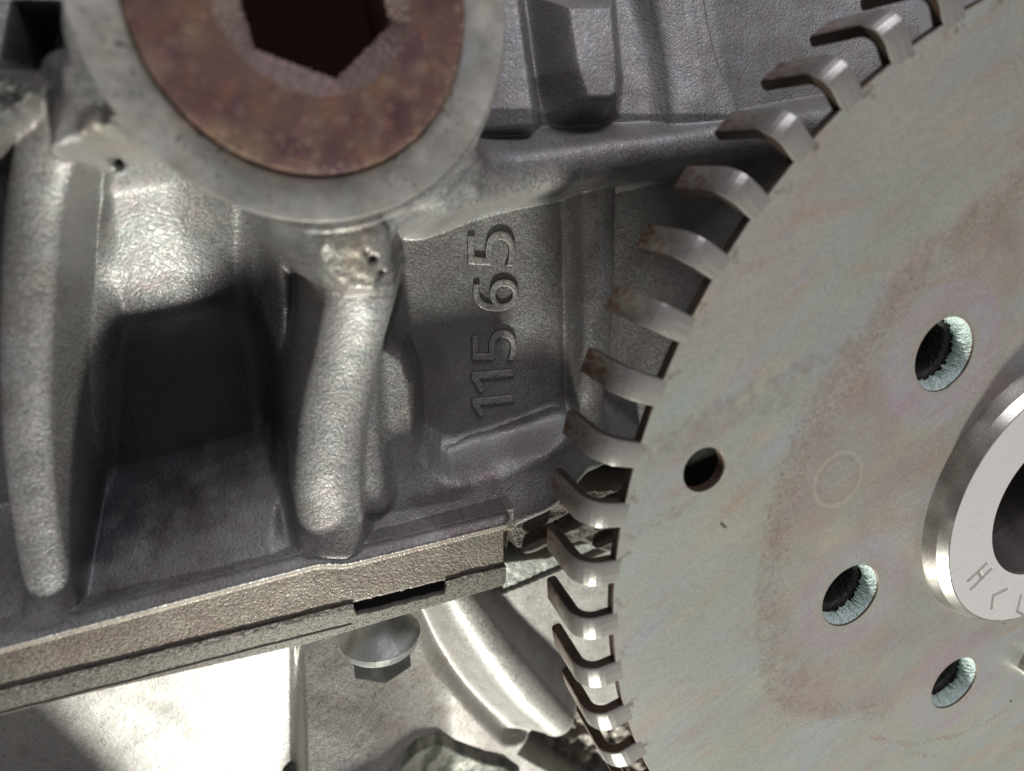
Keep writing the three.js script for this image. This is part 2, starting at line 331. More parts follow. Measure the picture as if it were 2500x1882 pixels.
{
  // near-black disc added deep behind the wheel, standing for shade in its small hole
  M.backing = new THREE.MeshStandardMaterial({ color: new THREE.Color().setRGB(0.025, 0.023, 0.021), map: castMap, roughness: 0.8, metalness: 0.1, bumpMap: castBump, bumpScale: 0.0001 });
  const g = new THREE.LatheGeometry([[0.1, -0.75], [0.80, -0.74], [0.80, -0.58], [0.78, -0.56], [0.1, -0.56]].map(([a, b]) => new THREE.Vector2(a, b)), 120); g.rotateX(Math.PI / 2);
  part('dark_backing', g, M.backing, block);
}
// brown gasket in the gap under the right end of the block
M.gasket = new THREE.MeshStandardMaterial({ color: new THREE.Color().setRGB(0.12, 0.098, 0.082), map: castMap, roughness: 0.6, bumpMap: castBump, bumpScale: 0.0003 });
const gasket = thing('gasket_strip', 'dark brown oily gasket squeezed in the gap beside the toothed wheel', 'gasket');
{
  const sd = outline([[1060, 1100], [1240, 1040], [1500, 1040], [1500, 1250], [1235, 1185], [1110, 1205]], 0.46);
  const gs = sheet(-1.14, -0.5, 160, -0.3, 0.1, 120, (x, y) => lerp(-0.8, -0.455 + 0.006 * fbm(x * 25, y * 25, 2, 3) - 0.02 * sstep(-0.02, 0.02, Math.sin((y - x * 0.3) * 70)), sstep(0.01, -0.02, sd(x, y))), () => [1, 1, 1]);
  part('strip', finish(gs), M.gasket, gasket);
  for (const [xa, xb] of [[-2.4, -1.404], [-1.226, -1.101]]) {
    const sh = new THREE.Shape(), n = 60; sh.moveTo(xa, JOINT(xa) - 0.0058);
    for (let k = 1; k <= n; k++) { const x = lerp(xa, xb, k / n); sh.lineTo(x, JOINT(x) - 0.0058 - 0.0008 * n3(x * 30, 2, 2)); }
    for (let k = 0; k <= n; k++) { const x = lerp(xb, xa, k / n); sh.lineTo(x, JOINT(x) + 0.0045 + 0.0014 * n3(x * 26, 7, 2)); }
    const ge = new THREE.ExtrudeGeometry(sh, { depth: 0.16, bevelEnabled: false }); ge.translate(0, 0, zF - 0.1585);
    part('gasket_edge', ge, M.gasket, gasket);
  }
  const lens = new THREE.SphereGeometry(1, 32, 20); lens.scale(0.036, 0.010, 0.012); lens.rotateZ(0.28); const [lx, ly] = at(1160, 1178, 0.43);
  M.bead = new THREE.MeshStandardMaterial({ color: new THREE.Color().setRGB(0.24, 0.21, 0.19), roughness: 0.35, map: castMap, bumpMap: castBump, bumpScale: 0.0001 });
  part('sealant_bead', lens, M.bead, gasket, [lx, ly, -0.43]);
}

// ================================================================ PLUG AND WASHER
const steelNoise = tex(512, 512, (u, v) => { const g = 0.8 + 0.25 * (T.a(u, v) - 0.5) + 0.15 * (T.d(u, v) - 0.5); return [g, g, g]; }, true);
const washerMap = tex(1024, 1024, (u, v) => {
  const g = 0.86 + 0.16 * (T.a(u, v) - 0.5) + 0.10 * (T.b(u, v) - 0.5) + 0.10 * (T.d(u, v) - 0.5), pit = sstep(0.80, 0.9, T.c(u, v)) * sstep(0.45, 0.75, T.a(u + 0.4, v)) * 0.4, w = 0.04 * (T.a(u + 0.3, v + 0.2) - 0.5);
  return [g - pit + w, g - pit, g - pit - w * 0.8];
}, true);
M.washer = new THREE.MeshStandardMaterial({ color: new THREE.Color().setRGB(0.555, 0.535, 0.505), map: washerMap, roughness: 0.52, metalness: 0.55, bumpMap: castBump, bumpScale: 0.00003 });
const planar = (g, k) => { const uv = g.attributes.uv, p = g.attributes.position; for (let i = 0; i < uv.count; i++) uv.setXY(i, p.getX(i) * k + 0.5 + p.getZ(i) * k * 0.7, p.getY(i) * k + 0.5); return g; };
function lathe(pts, seg = 160) { const g = new THREE.LatheGeometry(pts.map(([r, z]) => new THREE.Vector2(r, z)), seg); g.rotateX(Math.PI / 2); return toCreasedNormals(g, 0.5); }
const planar2 = (g) => planar(g, 1.9);
const washer = thing('sealing_washer', 'smooth grey flat washer ring clamped under the rusty hex socket plug', 'washer', [PLUG[0], PLUG[1], -0.17]);
part('ring', planar2(lathe([[0.207, 0], [0.262, 0], [0.262, 0.047], [0.2595, 0.0515], [0.21, 0.0515], [0.2045, 0.049], [0.2045, 0.0]]), 2), M.washer, washer);

// rusty plug
const rustCv = document.createElement('canvas'); rustCv.width = rustCv.height = 1024;
{
  const c = rustCv.getContext('2d'), r = mulberry(5); c.fillStyle = '#5a4440'; c.fillRect(0, 0, 1024, 1024);
  const blot = (n, cols, s0, s1, al, r0 = 0, r1 = 512) => { for (let i = 0; i < n; i++) { const a = r() * 6.283, q = Math.sqrt(lerp(r0 * r0, r1 * r1, r())), x = 512 + q * Math.cos(a), y = 512 + q * Math.sin(a), s = lerp(s0, s1, r() * r()); const g = c.createRadialGradient(x, y, 0, x, y, s); const col = cols[Math.floor(r() * cols.length)]; g.addColorStop(0, col + al); g.addColorStop(1, col + '00'); c.fillStyle = g; c.fillRect(x - s, y - s, 2 * s, 2 * s); } };
  blot(160, ['#6c5040', '#644e42', '#695a48', '#584340'], 40, 140, '77', 200, 512);
  blot(120, ['#533638', '#4c323c', '#452b32', '#573a3a'], 30, 110, 'dd', 330, 490);
  blot(260, ['#7d6254', '#7c6a60', '#80563f', '#664a4e', '#7f6e58'], 14, 64, '99');
  blot(60, ['#7a4c36', '#7a523c', '#6d4834'], 15, 50, '66', 240, 480);
  blot(500, ['#9a8078', '#8c6f6c', '#50343a'], 3, 14, '88');
  blot(80, ['#a8907e', '#8a7a60'], 10, 26, '77', 470, 505);
}
const rustMap = new THREE.CanvasTexture(rustCv); rustMap.colorSpace = THREE.SRGBColorSpace; rustMap.wrapS = rustMap.wrapT = THREE.RepeatWrapping;
M.rust = new THREE.MeshStandardMaterial({ map: rustMap, roughness: 0.78, metalness: 0.15, bumpMap: castBump, bumpScale: 0.00012 });
M.rustEdge = new THREE.MeshStandardMaterial({ color: new THREE.Color().setRGB(0.33, 0.235, 0.21), map: castMap, roughness: 0.5, metalness: 0.3, bumpMap: castBump, bumpScale: 0.0003 });
M.rustDark = new THREE.MeshStandardMaterial({ color: new THREE.Color().setRGB(0.17, 0.085, 0.068), map: castMap, roughness: 0.8, metalness: 0.0, bumpMap: castBump, bumpScale: 0.0002 });
const plug = thing('threaded_plug', 'rusty brown threaded plug with a dark hexagonal socket in its middle', 'plug', [PLUG[0], PLUG[1], -0.17]);
{
  const zt = 0.072, hexR = 0.1, rot = 222 * Math.PI / 180, N = 240, HX = 0.010, HY = 0.014, RC = 0.119;
  const hex = (a) => { const s = Math.PI / 3, q = ((a - rot) % s + s) % s; return hexR * Math.cos(s / 2) / Math.cos(q - s / 2); };
  const nz = (x, y) => 0.0016 * fbm(x * 22, y * 22, 3, 3);
  // a ring of points round the plug axis (or, for the socket, round the slightly off-centre socket axis)
  const ring = (f, z, ox = 0, oy = 0) => { const o = []; for (let i = 0; i <= N; i++) { const a = i / N * 2 * Math.PI + rot, q = typeof f === 'function' ? f(a) : f, x = ox + q * Math.cos(a), y = oy + q * Math.sin(a); o.push(x, y, z + nz(x, y)); } return o; };
  const skin = (rings) => {
    const g = new THREE.BufferGeometry(), p = rings.flat(), idx = [], m = N + 1;
    for (let j = 0; j + 1 < rings.length; j++) for (let i = 0; i < N; i++) { const k = j * m + i; idx.push(k, k + m, k + 1, k + 1, k + m, k + m + 1); }
    g.setAttribute('position', new THREE.Float32BufferAttribute(p, 3)); g.setIndex(idx);
    g.setAttribute('uv', new THREE.Float32BufferAttribute(Array.from({ length: p.length / 3 }, (_, i) => [p[3 * i] / 0.41 + 0.5, p[3 * i + 1] / 0.41 + 0.5]).flat(), 2));
    return toCreasedNormals(g, 0.6);
  };
  const rough = (a) => RC * (1 + 0.018 * n3(Math.cos(a) * 5, Math.sin(a) * 5, 7) + 0.012 * n3(Math.cos(a) * 16, Math.sin(a) * 16, 2));
  const face = [[0.2, -0.05], [0.2, -0.006], [0.1965, -0.0015], [0.192, 0]].map(([q, dz]) => ring(q, zt + dz));
  for (const t of [0.2, 0.4, 0.6, 0.8, 1]) face.push(ring((a) => lerp(0.192, rough(a), t), zt, HX * t, HY * t));
  part('face', skin(face), M.rust, plug);
  part('socket_chamfer', skin([ring(rough, zt, HX, HY), ring((a) => lerp(hex(a), rough(a), 0.55), zt - 0.009, HX, HY), ring((a) => hex(a) * (1 + 0.02 * n3(Math.cos(a) * 12, Math.sin(a) * 12, 4)), zt - 0.020, HX, HY)]), M.rustEdge, plug);
  part('hex_socket', skin([ring((a) => hex(a) * (1 + 0.02 * n3(Math.cos(a) * 12, Math.sin(a) * 12, 4)), zt - 0.020, HX, HY), ring((a) => hex(a) * 0.985, zt - 0.17, HX, HY), ring(0.02, zt - 0.2), ring(0.0001, zt - 0.2)]), M.rustDark, plug);
}

// ================================================================ TOOTHED WHEEL
const R2 = Math.PI / 180;
const TH0 = -4.195480, PITCH = Math.PI / 30, GAP = 0.060314;       // picture angles turned y-up
const A0 = -4.19548 ;
const wheel = thing('trigger_wheel', 'large flat zinc-plated trigger wheel with bent teeth round its rim', 'toothed wheel');
const HOLES = [0, 1, 2, 3, 4, 5].map((i) => { const a = (135.2 + i * 62.35 * (i < 3 ? 1 : 0.965)) * R2; return [0.484 * Math.cos(a), 0.484 * Math.sin(a), 0.0705]; });
const SMALL = [-0.84, 0.1905, 0.0405];
const WT = 0.022;                                                  // sheet thickness
const wheelCv = document.createElement('canvas'); wheelCv.width = wheelCv.height = 2048;
const UVW = 1.08, cx = (x) => (x / UVW + 1) * 1024, cy = (y) => (1 - y / UVW) * 1024, px2 = (px, py) => { const [x, y] = at(px, py, 0); return [cx(x), cy(y)]; };
{
  const c = wheelCv.getContext('2d'), r = mulberry(21);
  c.fillStyle = '#9ea097'; c.fillRect(0, 0, 2048, 2048);
  const soft = (x, y, s, col, al, st = 1, rot = 0) => { c.save(); c.translate(x, y); c.rotate(rot); c.scale(1, st); const g = c.createRadialGradient(0, 0, 0, 0, 0, s); g.addColorStop(0, col + al); g.addColorStop(1, col + '00'); c.fillStyle = g; c.fillRect(-s, -s, 2 * s, 2 * s); c.restore(); };
  const tints = ['#a3abb0', '#b0a79c', '#a89a98', '#9da59e', '#b3a392', '#a9b0a6', '#9fa3ae'];
  for (let i = 0; i < 700; i++) soft(r() * 2048, r() * 2048, 40 + r() * 150, tints[Math.floor(r() * tints.length)], '55', 0.35 + 0.4 * r(), -0.6 + (r() - 0.5) * 0.7);
  for (let i = 0; i < 700; i++) soft(r() * 2048, r() * 2048, 20 + r() * 70, ['#ab8d7c', '#a78c8a', '#9aa4b4', '#b8ab94'][Math.floor(r() * 4)], '66', 0.2 + 0.2 * r(), -0.5 + (r() - 0.5) * 0.6);
  // brown-violet varnish over the part of the disc that sat under the bolted-on pulley
  {
    const inside = polySD([[2212, 380], [1960, 600], [1850, 760], [1760, 900], [1700, 1020], [1670, 1150], [1655, 1300], [1660, 1450], [1700, 1540], [1900, 1535], [2100, 1440], [2212, 1300]].map(([x, y]) => at(x, y, 0)));
    for (let i = 0; i < 5200; i++) { const x = (r() * 2 - 1) * 1.05, y = (r() * 2 - 1) * 1.05, d = inside(x, y, 0.3); if (d < -0.01) soft(cx(x), cy(y), 26 + r() * 50, ['#9a8b86', '#a08f86', '#938a8c', '#a39484'][Math.floor(r() * 4)], d > -0.07 ? '4c' : '2a', 0.5 + 0.5 * r(), r() * 3); }
  }
  // varnish marks left by the part that was bolted on
  const band = (pts, w, col, al, n = 26) => {
    const P = pts.map(([x, y]) => px2(x, y));
    for (let i = 0; i + 1 < P.length; i++) { const L = Math.hypot(P[i + 1][0] - P[i][0], P[i + 1][1] - P[i][1]); for (let k = 0; k < L / 3; k++) { const t = r(); soft(lerp(P[i][0], P[i + 1][0], t) + (r() - 0.5) * w, lerp(P[i][1], P[i + 1][1], t) + (r() - 0.5) * w, w * (0.15 + 0.5 * r()), col[Math.floor(r() * col.length)], al, 0.7, r() * 3); } }
  };
  const VI = ['#8b7d77', '#90837d', '#887a73', '#938579'];
  band([[2210, 400], [2120, 470], [2020, 540], [1960, 610], [1910, 680], [1850, 745], [1790, 830], [1760, 900]], 40, VI, '2c');
  band([[2120, 470], [2212, 520]], 60, VI, '30');
  band([[1680, 1080], [1665, 1180], [1655, 1300], [1660, 1420], [1690, 1510], [1780, 1535], [1880, 1528], [1930, 1530]], 42, VI, '2c');
  band([[1780, 900], [1740, 960], [1700, 1020], [1690, 1080]], 40, VI, '26');
  band([[1720, 1420], [1760, 1500]], 40, ['#9a8272', '#947f72'], '2c');
  band([[1850, 780], [1880, 900], [1960, 1000]], 70, ['#978683', '#9a8a84'], '30');
  band([[1880, 1590], [1960, 1608], [2060, 1590], [2130, 1560], [2180, 1530]], 12, ['#98796c', '#8d7370'], '70');
  band([[1960, 1630], [2020, 1632]], 12, VI, '77');
  band([[1370, 985], [1440, 950], [1560, 880], [1690, 820], [1830, 745]], 26, ['#7d7673', '#857d7a'], '30');
  band([[1400, 1000], [1560, 910], [1720, 850]], 30, ['#7d7673', '#857d7a'], '22');
  band([[1340, 1170], [1420, 1130], [1500, 1085]], 18, ['#857d7a'], '3c');
  band([[1640, 450], [1690, 520], [1740, 470]], 30, ['#a98c80'], '1c');
  band([[1720, 455], [1735, 462]], 10, ['#8a7474'], '50');
  for (let k = 0; k < 15; k++) { const a = A0 - PITCH * k; soft(cx(0.985 * Math.cos(a)), cy(0.985 * Math.sin(a)), 20, '#8f7a66', '66', 0.6, r() * 3); }
  for (let i = 0; i < 5000; i++) {                                  // granular edge of the stains
    const L = [[2212, 380], [1960, 600], [1850, 760], [1760, 900], [1700, 1020], [1670, 1150], [1655, 1300], [1660, 1450], [1700, 1540], [1900, 1535]], k = Math.floor(r() * 9), t = r(), [u, v] = px2(lerp(L[k][0], L[k + 1][0], t), lerp(L[k][1], L[k + 1][1], t)), w = 70 * (r() - 0.35);
    c.globalAlpha = 0.35 * r(); c.fillStyle = r() < 0.6 ? '#7f6f6c' : '#b3a690'; c.beginPath(); c.arc(u + w, v + 60 * (r() - 0.5), 1 + 2.4 * r(), 0, 7); c.fill();
  }
  for (let i = 0; i < 1500; i++) { c.globalAlpha = 0.07 + 0.09 * r(); c.strokeStyle = ['#8f7f72', '#b9b3a4', '#8e949c', '#a58a7c'][Math.floor(r() * 4)]; c.lineWidth = 2 + 7 * r(); const x = r() * 2048, y = r() * 2048, a = -0.55 + 0.5 * (r() - 0.5), q = 40 + 160 * r(); c.beginPath(); c.moveTo(x, y); c.quadraticCurveTo(x + q * 0.5 * Math.cos(a), y + q * 0.5 * Math.sin(a) - 14 * r(), x + q * Math.cos(a), y + q * Math.sin(a)); c.stroke(); }
  c.globalAlpha = 1;
  // violet halo where each bolt head sat
  for (const [x, y] of HOLES) { c.strokeStyle = '#a39fae'; for (let k = 0; k < 26; k++) { c.globalAlpha = 0.06; c.lineWidth = 4 + r() * 26; c.beginPath(); c.arc(cx(x), cy(y), (0.085 + r() * 0.05) / UVW * 1024, 0, 7); c.stroke(); } c.globalAlpha = 1; }
  // faint witness ring and scuffs
  for (let k = 0; k < 10; k++) { c.globalAlpha = 0.2; c.strokeStyle = k % 2 ? '#bfb3a0' : '#8a807a'; c.lineWidth = 2 + 3 * r(); const [x, y] = px2(1812, 1035); c.beginPath(); c.arc(x, y, 40 + 12 * r(), 0, 7); c.stroke(); }
  c.globalAlpha = 1;
  for (let i = 0; i < 260; i++) { c.globalAlpha = 0.1 + 0.14 * r(); c.strokeStyle = r() < 0.5 ? '#6f6a66' : '#c9c9c2'; c.lineWidth = 0.7 + r(); const x = r() * 2048, y = r() * 2048, a = r() * 3.14, L = 10 + 60 * r(); c.beginPath(); c.moveTo(x, y); c.lineTo(x + L * Math.cos(a), y + L * Math.sin(a)); c.stroke(); }
  c.globalAlpha = 1;
  for (let i = 0; i < 300; i++) { c.fillStyle = '#57504c'; c.globalAlpha = 0.25 * r(); c.beginPath(); c.arc(r() * 2048, r() * 2048, 1 + 2 * r() * r(), 0, 7); c.fill(); }
  for (let i = 0; i < 900; i++) { c.globalAlpha = 0.06 + 0.2 * r() * r(); c.strokeStyle = r() < 0.55 ? '#5f5a55' : '#d6d6ce'; c.lineWidth = 0.5 + 0.7 * r(); const x = r() * 2048, y = r() * 2048, a = -0.62 + 0.35 * (r() - 0.5) + (r() < 0.12 ? 1.4 : 0), L = 12 + 110 * r() * r(); c.beginPath(); c.moveTo(x, y); c.lineTo(x + L * Math.cos(a), y + L * Math.sin(a)); c.stroke(); }
  for (let k = 0; k < 60; k++) { const a = A0 - PITCH * k - 0.02 - 0.05 * r(); for (let q = 0; q < 5; q++) { c.globalAlpha = 0.1 + 0.2 * r(); c.fillStyle = r() < 0.5 ? '#6f5a48' : '#54493f'; const rr = 0.972 + 0.022 * r(), b = a + 0.03 * (r() - 0.5); c.beginPath(); c.ellipse(cx(rr * Math.cos(b)), cy(rr * Math.sin(b)), 2 + 9 * r(), 1.5 + 4 * r(), r() * 3, 0, 7); c.fill(); } }
  c.globalAlpha = 1;
  for (const [x, y, l] of [[1557, 1128, 12], [2183, 1512, 8], [2170, 1345, 3]]) { const [u, v] = px2(x, y); c.globalAlpha = 0.8; c.strokeStyle = '#4c4644'; c.lineWidth = 5; c.beginPath(); c.moveTo(u, v); c.lineTo(u + l, v + l); c.stroke(); }
  // bright swarf specks between the bolt hole and the hub
  c.globalAlpha = 1;
  for (let i = 0; i < 260; i++) { const a = (132 + 62 * r()) * R2, q = 0.325 + 0.14 * r() * r() + (r() < 0.25 ? 0.03 : 0); c.fillStyle = '#ecebe4'; c.globalAlpha = 0.2 + 0.7 * r() * r(); c.beginPath(); c.arc(cx(q * Math.cos(a)), cy(q * Math.sin(a)), 0.5 + 0.9 * r(), 0, 7); c.fill(); }
  c.globalAlpha = 1;
  // sheared edge of the sheet: brown, in the unused corner of the canvas
  c.fillStyle = '#4a3a31'; c.fillRect(0, 1860, 200, 188);
  for (let i = 0; i < 120; i++) soft(r() * 200, 1860 + r() * 188, 6 + r() * 16, ['#6b4e3c', '#2f2622', '#7a6a5c'][Math.floor(r() * 3)], '77');
  const id = c.getImageData(0, 0, 2048, 2048), D = id.data;
  for (let j = 0; j < 2048; j++) for (let i = 0; i < 2048; i++) { const k = (j * 2048 + i) * 4, n = (T.e(i / 512, j / 512) - 0.5) * 16 + (T.d(i / 1024 + 0.3, j / 1024) - 0.5) * 12 + (T.d(i / 3000 + 0.1, j / 500) - 0.5) * 5; D[k] += n; D[k + 1] += n; D[k + 2] += n; }
  c.putImageData(id, 0, 0);
}
const wheelMap = new THREE.CanvasTexture(wheelCv); wheelMap.colorSpace = THREE.SRGBColorSpace;
M.wheel = new THREE.MeshStandardMaterial({ map: wheelMap, roughness: 0.5, metalness: 0.35, bumpMap: castBump, bumpScale: 0.00001 });
{
  const sh = new THREE.Shape(); sh.absarc(0, 0, 0.9965, 0, Math.PI * 2, false);
  for (const [x, y, r] of [...HOLES, SMALL, [0, 0, 0.3]]) { const p = new THREE.Path(); p.absarc(x, y, r, 0, Math.PI * 2, true); sh.holes.push(p); }
  const g = new THREE.ExtrudeGeometry(sh, { depth: WT - 0.005, curveSegments: 240, bevelEnabled: true, bevelThickness: 0.0015, bevelSize: 0.0015, bevelSegments: 1 });
  g.translate(0, 0, -0.0185);
  const uv = g.attributes.uv, p = g.attributes.position; for (let i = 0; i < uv.count; i++) { const side = i >= g.groups[1].start; uv.setXY(i, side ? 0.02 + 0.05 * ((Math.atan2(p.getY(i), p.getX(i)) * 9) % 1 + 1) / 2 : (p.getX(i) / UVW + 1) / 2, side ? 0.03 + p.getZ(i) : (p.getY(i) / UVW + 1) / 2); }
  part('disc', g, M.wheel, wheel);
}
// teeth: a strip that runs out from the rim and bends back
const toothMaps = [0, 1, 2, 3].map((v) => {
  const r = mulberry(300 + v), nA = tileNoise(9, 40 + v), nB = tileNoise(40, 60 + v), rx = 0.75 + 0.2 * r();
  return tex(256, 64, (u0, w) => {
    if (u0 > 0.89) { const k = 0.2 + 0.12 * nA(w * 1.3, u0); return [k * 1.15, k * 0.95, k * 0.85]; }
    const u = u0 / 0.86;
    const rust = clamp(sstep(0.62, 1.0, u + (nA(u, w) - 0.5) * 0.7) * 1.1 * (0.5 + r() * 0.02 + 0.5 * (v % 2)) + sstep(0.62, 0.8, nA(u * 1.5 + 0.3, w + 0.2)) * 0.5 * sstep(0.25, 0.5, u));
    const g = lerp(0.56, 0.655, sstep(0.34, 0.12, u)) + 0.10 * (nB(u, w) - 0.5), br = 0.06 * sstep(0.2, 0.6, u) * nA(w, u), base = [g + br * 0.4, g * 0.985 - br * 0.3, g * 0.95 - br], ru = [0.40 + 0.1 * nB(w, u), 0.285, 0.215];
    return [lerp(base[0], ru[0], rust), lerp(base[1], ru[1], rust), lerp(base[2], ru[2], rust)];
  }, true);
});
M.tooth = toothMaps.map((m) => new THREE.MeshStandardMaterial({ map: m, roughness: 0.33, metalness: 0.55, bumpMap: castBump, bumpScale: 0.00001 }));
const RT = 1.064, TL = 0.142, TW = 0.0444, rho = 0.044, th = 0.021, FZ = 0.0004;
const toothGeo = [];
{
  const s = new THREE.Shape();
  s.moveTo(0.988, FZ); s.lineTo(RT - rho, FZ); s.absarc(RT - rho, -rho + FZ, rho, Math.PI / 2, 0, true);
  s.lineTo(RT, -TL + 0.01); s.absarc(RT - 0.01, -TL + 0.01, 0.01, 0, -Math.PI / 2, true); s.lineTo(RT - th + 0.006, -TL); s.absarc(RT - th + 0.006, -TL + 0.006, 0.006, -Math.PI / 2, -Math.PI, true);
  s.lineTo(RT - th, -rho); s.absarc(RT - rho, -rho, rho - th, 0, Math.PI / 2, false); s.lineTo(0.988, -th); s.closePath();
  const g = new THREE.ExtrudeGeometry(s, { depth: TW - 0.006, curveSegments: 14, bevelEnabled: true, bevelThickness: 0.0025, bevelSize: 0.0025, bevelOffset: -0.0025, bevelSegments: 2 });
  const capEnd = g.groups[0].count; g.translate(0, 0, -(TW - 0.006) / 2);                            // extruded along local z = tangent
  const p = g.attributes.position, uv = g.attributes.uv;
  for (let i = 0; i < p.count; i++) {
    const r = p.getX(i), z = p.getY(i), t = p.getZ(i);
    const arc = z > -rho ? (r < RT - rho ? 0 : 0.25 + 0.75 * Math.atan2(r - (RT - rho), z + rho) / (Math.PI / 2)) : 1;
    const len = (z > -rho ? arc * 0.35 : 0.35 + 0.62 * (-z - rho) / (TL - rho));
    uv.setXY(i, i < capEnd ? 0.94 : clamp(len, 0.01, 0.99) * 0.86, t / TW * 0.9 + 0.5);
    p.setXYZ(i, r, t, z);                                          // radial x, tangent y, axial z
  }
  const ix = g.index; if (ix) g.setIndex(ix);
  for (let i = 0; i < p.count; i += 3) { const a = [p.getX(i), p.getY(i), p.getZ(i)], b = [uv.getX(i), uv.getY(i)]; p.setXYZ(i, p.getX(i + 1), p.getY(i + 1), p.getZ(i + 1)); uv.setXY(i, uv.getX(i + 1), uv.getY(i + 1)); p.setXYZ(i + 1, ...a); uv.setXY(i + 1, ...b); }
  g.deleteAttribute('normal');
  toothGeo.push(toCreasedNormals(g, 0.55)); toothGeo[0].scale(S, S, S);
}
for (let k = 0; k < 60; k++) {
  const a = 2 * Math.PI - 4.195480 + PITCH * k + GAP + (PITCH - GAP) / 2;
  const m = part('tooth', toothGeo[0], M.tooth[(k * 7 + (k >> 2)) % 4], wheel, [0, 0, 0], false);
  m.rotation.z = a;
}
// torn bright metal lining of the bolt holes
M.torn = new THREE.MeshStandardMaterial({ color: new THREE.Color().setRGB(0.80, 0.95, 0.91), map: castMap, roughness: 0.5, metalness: 0.0, bumpMap: castBump, bumpScale: 0.0004 });
HOLES.forEach(([x, y, r], h) => {
  const g = new THREE.LatheGeometry([[r + 0.004, -0.0012], [r - 0.001, -0.002], [r - 0.0035, -0.009], [r - 0.004, -0.018], [r - 0.005, -0.027], [r - 0.004, -0.036], [r + 0.006, -0.038]].map(([a, b]) => new THREE.Vector2(a, b)), 150); g.rotateX(Math.PI / 2);
  const p = g.attributes.position;
  for (let i = 0; i < p.count; i++) { const X = p.getX(i), Y = p.getY(i), z = p.getZ(i), a = Math.atan2(Y, X), deep = sstep(-0.003, -0.03, z), k = 1 - deep * (0.03 + 0.09 * Math.abs(n3(Math.cos(a) * 9, Math.sin(a) * 9, h * 5 + z * 30)) + 0.03 * n3(Math.cos(a) * 30, Math.sin(a) * 30, h + z * 60)); p.setXYZ(i, X * k, Y * k, z + deep * 0.006 * n3(Math.cos(a) * 14, Math.sin(a) * 14, h)); }
  planar(g, 3); part('hole_lining', toCreasedNormals(g, 0.5), M.torn, wheel, [x, y, 0]);
});

// ================================================================ CRANKSHAFT END
M.steel = new THREE.MeshStandardMaterial({ color: new THREE.Color().setRGB(0.66, 0.63, 0.58), map: steelNoise, roughness: 0.28, metalness: 0.9 });
M.dark = new THREE.MeshStandardMaterial({ color: new THREE.Color().setRGB(0.09, 0.085, 0.075), map: castMap, roughness: 0.55, metalness: 0.5, bumpMap: castBump, bumpScale: 0.0004 });
const faceCv = document.createElement('canvas'); faceCv.width = faceCv.height = 1024;
const faceBp = document.createElement('canvas'); faceBp.width = faceBp.height = 1024;
{
  const c = faceCv.getContext('2d'), b = faceBp.getContext('2d'), r = mulberry(8), q = (px, py) => { const [x, y] = at(px, py, -0.045); return [(x / 0.31 + 1) * 512, (1 - y / 0.31) * 512]; };
  c.fillStyle = '#d9d4d2'; c.fillRect(0, 0, 1024, 1024); b.fillStyle = '#fff'; b.fillRect(0, 0, 1024, 1024);
  for (let i = 0; i < 900; i++) { c.globalAlpha = 0.10 * r(); c.fillStyle = r() < 0.5 ? '#a39c9a' : '#eceaea'; c.beginPath(); c.ellipse(r() * 1024, r() * 1024, 4 + 30 * r(), 2 + 8 * r(), -0.6 + r() * 0.4, 0, 7); c.fill(); }
  for (let i = 0; i < 420; i++) { c.globalAlpha = 0.5 * r(); c.fillStyle = '#5f5856'; c.beginPath(); c.arc(r() * 1024, r() * 1024, 0.8 + 2.2 * r() * r(), 0, 7); c.fill(); }
  c.lineCap = b.lineCap = 'round';
  const mark = (pts, w = 13) => { for (const [ctx, col, al] of [[c, '#8f8886', 0.6], [b, '#000', 1]]) { ctx.globalAlpha = al; ctx.strokeStyle = col; ctx.lineWidth = w; ctx.beginPath(); pts.forEach((p, i) => { const [u, v] = q(...p); i ? ctx.lineTo(u, v) : ctx.moveTo(u, v); }); ctx.stroke(); } };
  mark([[2094, 1252], [2132, 1216]]); mark([[2100, 1270], [2142, 1228]]); mark([[2116, 1234], [2122, 1248]]);
  mark([[2176, 1271], [2148, 1285], [2144, 1312]]); mark([[2208, 1284], [2199, 1318], [2212, 1326]], 11);
}
const faceMap = new THREE.CanvasTexture(faceCv); faceMap.colorSpace = THREE.SRGBColorSpace; const faceBump = new THREE.CanvasTexture(faceBp);
M.face = new THREE.MeshStandardMaterial({ map: faceMap, roughness: 0.42, metalness: 0.3, bumpMap: faceBump, bumpScale: 0.00035 });
const crank = thing('crankshaft_end', 'machined steel crankshaft end with hollow hub in front of the toothed wheel centre', 'crankshaft');
part('hub', planar(lathe([[0.296, -0.03], [0.3015, -0.002], [0.3, 0.006], [0.297, 0.012], [0.2955, 0.028], [0.2835, 0.0445], [0.281, 0.045]], 200), 2), M.steel, crank);
{
  const s = new THREE.Shape(); s.absarc(0, 0, 0.281, 0, Math.PI * 2, false); const h = new THREE.Path(); h.absarc(0, 0, 0.168, 0, Math.PI * 2, true); s.holes.push(h);
  const g = new THREE.ShapeGeometry(s, 120), p = g.attributes.position; for (let i = 0; i < p.count; i++) g.attributes.uv.setXY(i, (p.getX(i) / 0.31 + 1) / 2, (p.getY(i) / 0.31 + 1) / 2);
  part('hub_face', g, M.face, crank, [0, 0, 0.045]);
}
M.bore = new THREE.MeshStandardMaterial({ color: new THREE.Color().setRGB(0.30, 0.27, 0.26), map: steelNoise, roughness: 0.5, metalness: 0.7 });
part('bore', planar(lathe([[0.168, 0.045], [0.164, 0.04], [0.163, -0.06], [0.14, -0.065], [0.135, -0.3], [0.0001, -0.32]], 120), 2), M.bore, crank);
